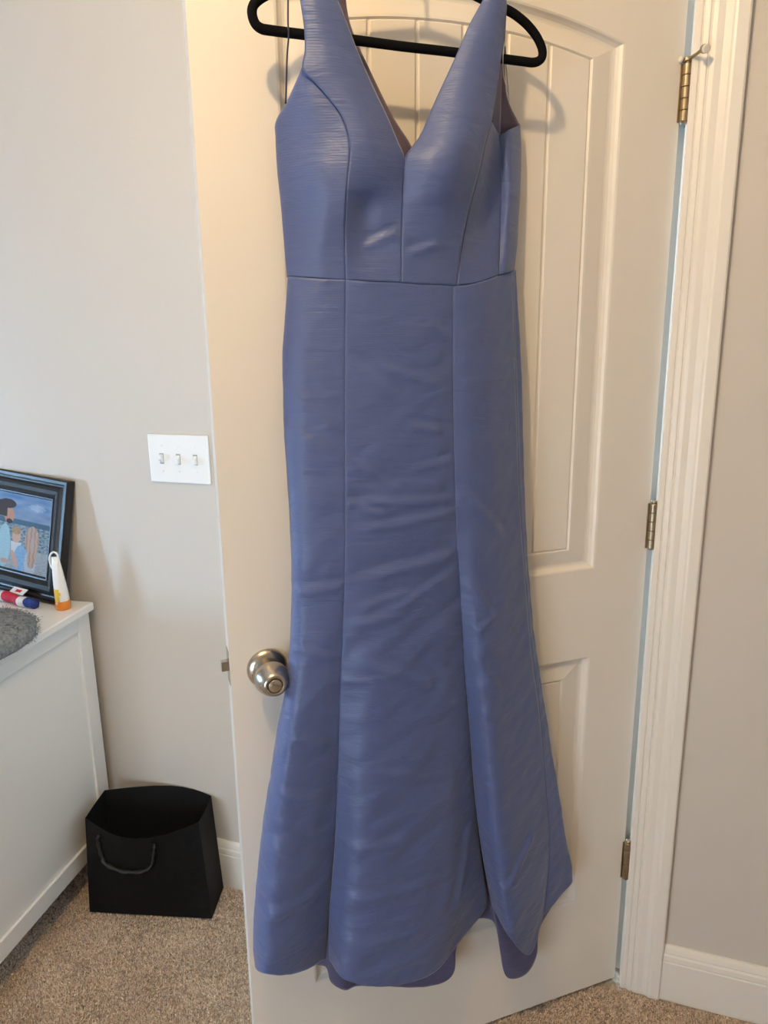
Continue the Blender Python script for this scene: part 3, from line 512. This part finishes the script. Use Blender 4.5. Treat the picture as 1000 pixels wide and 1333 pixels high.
# ------------------------------------------------------------------ grey plush pad on the dresser
PD = DR @ Matrix.Translation((-.205, -.36, .781)); pd = empty('plush_pad', PD, 'fluffy grey plush pad hanging over the near edge of the white dresser', 'pad')
V, F = [], []; nu, nvv = 72, 20
def sup(c, e): return math.copysign(abs(c)**e, c)
for i in range(nvv+1):
    ph = -math.pi/2+math.pi*i/nvv
    for k in range(nu):
        th = 2*math.pi*k/nu
        x, y, z = .243*sup(math.cos(ph), .5)*sup(math.cos(th), .45), .19*sup(math.cos(ph), .5)*sup(math.sin(th), .5), .026*sup(math.sin(ph), .8)
        q = noise.noise(Vector((x*14, y*14, z*20)))*.006; V.append((x, y, max(z+.026+q+.006*math.cos(th)*0, 0)-(.018 if x > .222 and z < .01 else 0)*min(1, (x-.222)/.012)))
for i in range(nvv):
    for k in range(nu): F.append((i*nu+k, i*nu+(k+1) % nu, (i+1)*nu+(k+1) % nu, (i+1)*nu+k))
pb = place('pad_body', V, F, M['plush'], parent=pd, frame=PD, smooth=True)
pv = np.array(V); pick = pv[rng.integers(0, len(F), 26000)]; jit = rng.normal(0, .004, pick.shape); jit[:, 2] *= .4
pp = pick+jit; cen = np.array((0, 0, .02)); dirn = (pp-cen)*np.array((1, 1, 6)); dirn /= np.linalg.norm(dirn, axis=1)[:, None]
tip = pp+(dirn+rng.normal(0, .5, pp.shape))*.0032; sd_ = rng.normal(0, .0006, pp.shape); keep = (tip[:, 0] > .0) & (tip[:, 2] > .001)
V = np.stack([pp-sd_, pp+sd_, tip], 1)[keep].reshape(-1, 3); place('plush_fur', [tuple(v) for v in V], [(i, i+1, i+2) for i in range(0, len(V), 3)], M['plush'], parent=pd, frame=PD)['kind'] = 'stuff'

# ------------------------------------------------------------------ black paper bag
BG = Matrix.Translation((-1.14, -.12, 0)); bg = empty('paper_bag', BG, 'open black paper shopping bag standing on the carpet beside the dresser', 'bag')
zb = .005
base = [(-1.282, -.205), (-1.125, -.166), (-.969, -.127), (-.984, -.075), (-.998, -.024), (-1.150, -.062), (-1.311, -.102), (-1.297, -.155)]
rim = [(-1.284, -.179, .262), (-1.112, -.207, .262), (-1.001, -.105, .262), (-1.012, -.055, .262), (-1.027, -.006, .265), (-1.150, -.008, .271), (-1.316, -.068, .262), (-1.302, -.120, .262)]
def bagring(t, off=0):
    """t 0 base .. 1 rim; the long faces bow outwards towards the rim"""
    P = []
    for (bx, by), (rx_, ry_, rz) in zip(base, rim):
        P.append(Vector((bx+(rx_-bx)*t, by+(ry_-by)*t, zb+(rz-zb)*t)))
    out = []; n = 8
    corner = {0, 2, 4, 6}
    for s in (0, 2, 4, 6):
        a, m, b = P[s], P[(s+1) % 8], P[(s+2) % 8]
        for k in range(8):
            q = k/8; lin = a.lerp(b, q); bow = (m-a.lerp(b, .5))*math.sin(q*math.pi); out.append(lin+bow)
    c = sum(out, Vector())/len(out)
    if off: out = [p+(c-p).normalized()*off*Vector((1, 1, 0)).length/1.4 for p in out]
    return out
V, F = [], []; NL = 9
for i in range(NL+1): V += [tuple(p) for p in bagring(i/NL)]
m_ = 32
for i in range(NL):
    for j in range(m_): F.append((i*m_+j, i*m_+(j+1) % m_, (i+1)*m_+(j+1) % m_, (i+1)*m_+j))
F.append(tuple(range(m_))[::-1]); o = place('bag_body', V, F, M['bag'], parent=bg, mats=[M['bagin']]); so = o.modifiers.new('paper', 'SOLIDIFY'); so.thickness = .0012; so.offset = -1; so.material_offset = 1
# rope handles hang from two holes on each long face
rg = bagring(.93)
def facept(q, t, off):
    r = bagring(t); a = r[int(q*8)]; b = r[min(int(q*8)+1, 8)]; p = a.lerp(b, q*8-int(q*8)); return p+Vector((.25, -.97, 0))*off
hp = [facept(.17, .93, .002), facept(.15, .90, .006), facept(.15, .80, .006), facept(.17, .68, .006), facept(.21, .625, .009), facept(.36, .60, .009), facept(.52, .63, .010), facept(.60, .69, .009), facept(.63, .80, .007), facept(.65, .90, .006), facept(.65, .93, .002)]
place('handle', *tube(smooth_line(hp, 6), [.0034+.0008*math.sin(i*1.3) for i in range(61)], 10, flat=1.5), M['cord'], parent=bg, smooth=True)

# ------------------------------------------------------------------ hanger on an over-door hook
HG = DOOR @ Matrix.Translation((.523, .07, 1.81)); hg = empty('clothes_hanger', HG, 'black velvet flocked clothes hanger holding the blue gown against the door', 'hanger')
hpts = [(.523, .07, 1.909), (.575, .07, 1.900), (.635, .07, 1.884), (.685, .07, 1.863), (.7155, .07, 1.847), (.7286, .07, 1.837), (.733, .07, 1.827), (.7305, .07, 1.8155), (.7230, .07, 1.8095), (.7100, .07, 1.8085), (.66, .07, 1.8088), (.60, .07, 1.81), (.53, .07, 1.81), (.46, .07, 1.811), (.39, .07, 1.811), (.3451, .07, 1.811), (.326, .07, 1.8115), (.3145, .07, 1.8172), (.3125, .07, 1.8282), (.3211, .07, 1.8431), (.3368, .07, 1.857), (.3571, .07, 1.868), (.3781, .07, 1.8745), (.42, .07, 1.884), (.468, .07, 1.899)]
P_ = smooth_line(hpts+[hpts[0]], 6)[:-1]
place('hanger_frame', *tube(P_, .0062, 12, closed=True, flat=1), M['velvet'], parent=hg, frame=DOOR, smooth=True)
hk = [(.523, .07, 1.905), (.523, .07, 1.935), (.523, .068, 1.950)]+[(.523+.019*math.sin(a), .07, 1.969-.019*math.cos(a)) for a in [math.radians(d) for d in range(0, 250, 20)]]
place('hanger_hook', *tube(smooth_line(hk, 3), .0018, 8), M['chrome'], parent=hg, frame=DOOR, smooth=True)
OH = DOOR @ Matrix.Translation((.523, 0, Z1)); oh = empty('over_door_hook', OH, 'steel over-door hook on the top edge of the white door', 'hook')
place('strap_plate', *join(box(.508, .538, .0005, .0020, 1.945, Z1+.003), box(.508, .538, -TH-.002, .0020, Z1+.001, Z1+.0028), box(.508, .538, -TH-.002, -TH-.0005, 1.99, Z1+.0028)), M['chrome'], parent=oh, frame=DOOR)
place('prong', *tube(smooth_line([(.523, .002, 1.96), (.523, .030, 1.958), (.523, .058, 1.968), (.523, .072, 1.984), (.523, .084, 1.998)], 5), .0035, 10), M['chrome'], parent=oh, frame=DOOR, smooth=True)
# ------------------------------------------------------------------ the gown (ribs: (along door, out from door, height) in metres)
def crease(u, z):
    s = 0
    for a0, b0, a1, b1, amp, wd in CREASES:
        if min(b0, b1)-.04 < z < max(b0, b1)+.04:
            dx, dz = a1-a0, b1-b0; L2 = dx*dx+dz*dz; t = ((u-a0)*dx+(z-b0)*dz)/L2
            if -.1 < t < 1.1:
                px, pz = a0+dx*t, b0+dz*t; side = ((u-px)*-dz+(z-pz)*dx)/math.sqrt(L2)
                d = side/wd; e = max(0, min(1, t*5+.5))*max(0, min(1, (1.1-t)*5))
                s += amp*.0024*e*(math.exp(-d*d)-.55*math.exp(-(d+1.6)**2))
    return s
def sheet(name, ribs, nv, sub, m, parent, thick=.0012, wr=1.0, wraps=(None, None), pinch=(1, 1)):
    R = [resample(smooth_line(RIBS[r] if isinstance(r, str) else r, 6), nv) for r in ribs]
    if wraps[0]: du, w, k = wraps[0]; R.insert(0, [(u+du, w+(1-k)*0, z) for u, _, z in R[0]])
    if wraps[1]: du, w, k = wraps[1]; R.append([(u+du, w, z) for u, _, z in R[-1]])
    n = len(R); nc = (n-1)*sub+1; V, F = [], []
    for j in range(nv):
        row = [R[i][j] for i in range(n)]; row = [tuple(2*a-b for a, b in zip(row[0], row[1]))]+row+[tuple(2*a-b for a, b in zip(row[-1], row[-2]))]
        pts = []
        for i in range(1, n):
            for k in range(sub): pts.append(cr(row[i-1], row[i], row[i+1], row[i+2], k/sub))
        pts.append(row[n]); a, b = Vector(pts[0]), Vector(pts[-1])
        for c, (u, w, z) in enumerate(pts):
            da, db = (Vector((u, w, z))-a).length, (Vector((u, w, z))-b).length
            edge = min(da if pinch[0] else 1, db if pinch[1] else 1)
            low = max(0, min(1, (1.45-z)/.5))
            f = wr*min(1, edge/.02)
            w2 = w+f*(.0016*noise.noise(Vector((u*9, 0, z*16)))+(.35+.65*low)*.0027*noise.noise(Vector((u*15+z*3, 3, z*26+u*14)))+.0010*noise.noise(Vector((u*34, 5, z*50+u*30))))+crease(u, z)*min(1, edge/.008)
            w2 -= .0008*math.exp(-(edge/.0022)**2)
            V.append((u, max(w2, .004), z))
    for j in range(nv-1):
        for c in range(nc-1): q = j*nc+c; F.append((q, q+1, q+nc+1, q+nc))
    o = fixn(place(name, V, F, m, parent=parent, frame=DOOR, smooth=True))
    s = o.modifiers.new('cloth', 'SOLIDIFY'); s.thickness = thick; s.offset = 0; return o
GM = DOOR @ Matrix.Translation((.43, .05, .2))
gown = empty('evening_gown', GM, 'long sleeveless periwinkle blue satin gown with a V neck, hanging on the door', 'dress')
bod = [sheet('bodice_panel', ['b1_L', 'b1_M', 'b1_R'], 90, 14, M['satin'], gown, wr=.4, wraps=((-.015, .012, 0), None), pinch=(0, 1)),
       sheet('bodice_panel', ['b2_L', 'b2_M1', 'b2_M2', 'b2_R'], 130, 10, M['satin'], gown, wr=.4),
       sheet('bodice_panel', ['b3_L', 'b3_M1', 'b3_M2', 'b3_R'], 130, 10, M['satin'], gown, wr=.4),
       sheet('bodice_panel', ['b4_L', 'b4_M', 'b4_R'], 80, 12, M['satin'], gown, wr=.4),
       sheet('bodice_panel', ['b4_R', 'b5_M', 'b5_R'], 80, 12, M['satin'], gown, wr=.4, wraps=(None, (.012, .010, 0)), pinch=(1, 0))]
skt = [sheet('skirt_panel', ['sk_L', 'sk_A1', 'sk_A2', 'sk_S1'], 330, 22, M['satin'], gown, wraps=((-.02, .014, 0), None), pinch=(0, 1)),
       sheet('skirt_panel', ['sk_B0', 'sk_B1', 'sk_B2', 'sk_B3', 'sk_B3b', 'sk_S2'], 330, 20, M['satin'], gown),
       sheet('skirt_panel', ['sk_C0', 'sk_C1', 'sk_C2', 'sk_S3'], 330, 22, M['satin'], gown),
       sheet('skirt_panel', ['sk_S3', 'sk_Rm', 'sk_R'], 330, 10, M['satin'], gown, wraps=(None, (.02, .012, 0)), pinch=(1, 0))]
# back of the skirt, longer than the front: columns from mid-thigh down to the traced hem of the train
cols = []
for a, b in zip(RIBS['bk_top'], RIBS['bk_hem']):
    cols.append([tuple(a[k]+(b[k]-a[k])*t if k != 1 else a[1]+(b[1]-a[1])*t**3 for k in range(3)) for t in (0, .25, .5, .75, .9, 1)])
sheet('train', cols, 120, 6, M['lining'], gown, wr=1, pinch=(0, 0))
# straps' inner sides and the back neckline seen through the V and the armhole
sheet('back_strap', ['l1_L', 'l1_R'], 40, 5, M['lining'], gown, wr=.2, pinch=(0, 0))
sheet('back_strap', ['l2_L', 'l2_R'], 40, 5, M['lining2'], gown, wr=.2, pinch=(0, 0))
sheet('back_strap', ['l3_L', 'l3_R'], 50, 5, M['lining2'], gown, wr=.2, pinch=(0, 0))
# back of the bodice, close to the door, closing the garment behind
bk = [[(.655-.012*t*(1-t)*2, .012, 1.69-.19*t) for t in (0, .3, .6, 1)], [(.60, .010, 1.66-.16*t) for t in (0, .3, .6, 1)], [(.53, .010, 1.655-.155*t) for t in (0, .3, .6, 1)], [(.45, .010, 1.67-.17*t) for t in (0, .3, .6, 1)], [(.375, .012, 1.70-.2*t) for t in (0, .3, .6, 1)]]
sheet('bodice_back', bk, 30, 8, M['lining'], gown, wr=.3, pinch=(0, 0))
bk2 = [[(u, .012, z) for z in (1.505, 1.2, .9, .75)] for u in (.66, .60, .53, .45, .385)]
sheet('skirt_back', bk2, 60, 8, M['lining'], gown, wr=.3, pinch=(0, 0))
def ribbon(name, pts, wd, m):
    P = smooth_line(pts, 6); V, F = tube(P, wd, 8, flat=.3); place(name, V, F, m, parent=gown, frame=DOOR, smooth=True)
ribbon('hanging_ribbon', RIBS['ribL'], .0020, M['ribbon'])
ribbon('hanging_ribbon', RIBS['ribR'], .0011, M['clear'])

# ------------------------------------------------------------------ ceiling light (out of frame; the room's warm lamp)
CL = Matrix.Translation((-.38, -1.32, 2.62)); cl = empty('ceiling_light', CL, 'white ceiling light fitting above the viewer, beyond the frame', 'ceiling light')
place('canopy', *lathe([(.07, 0), (.07, -.02), (.02, -.04), (.02, -.12)], (-.38, -1.32, 2.62), (0, 0, 1), 32), M['trim'], parent=cl, smooth=True)
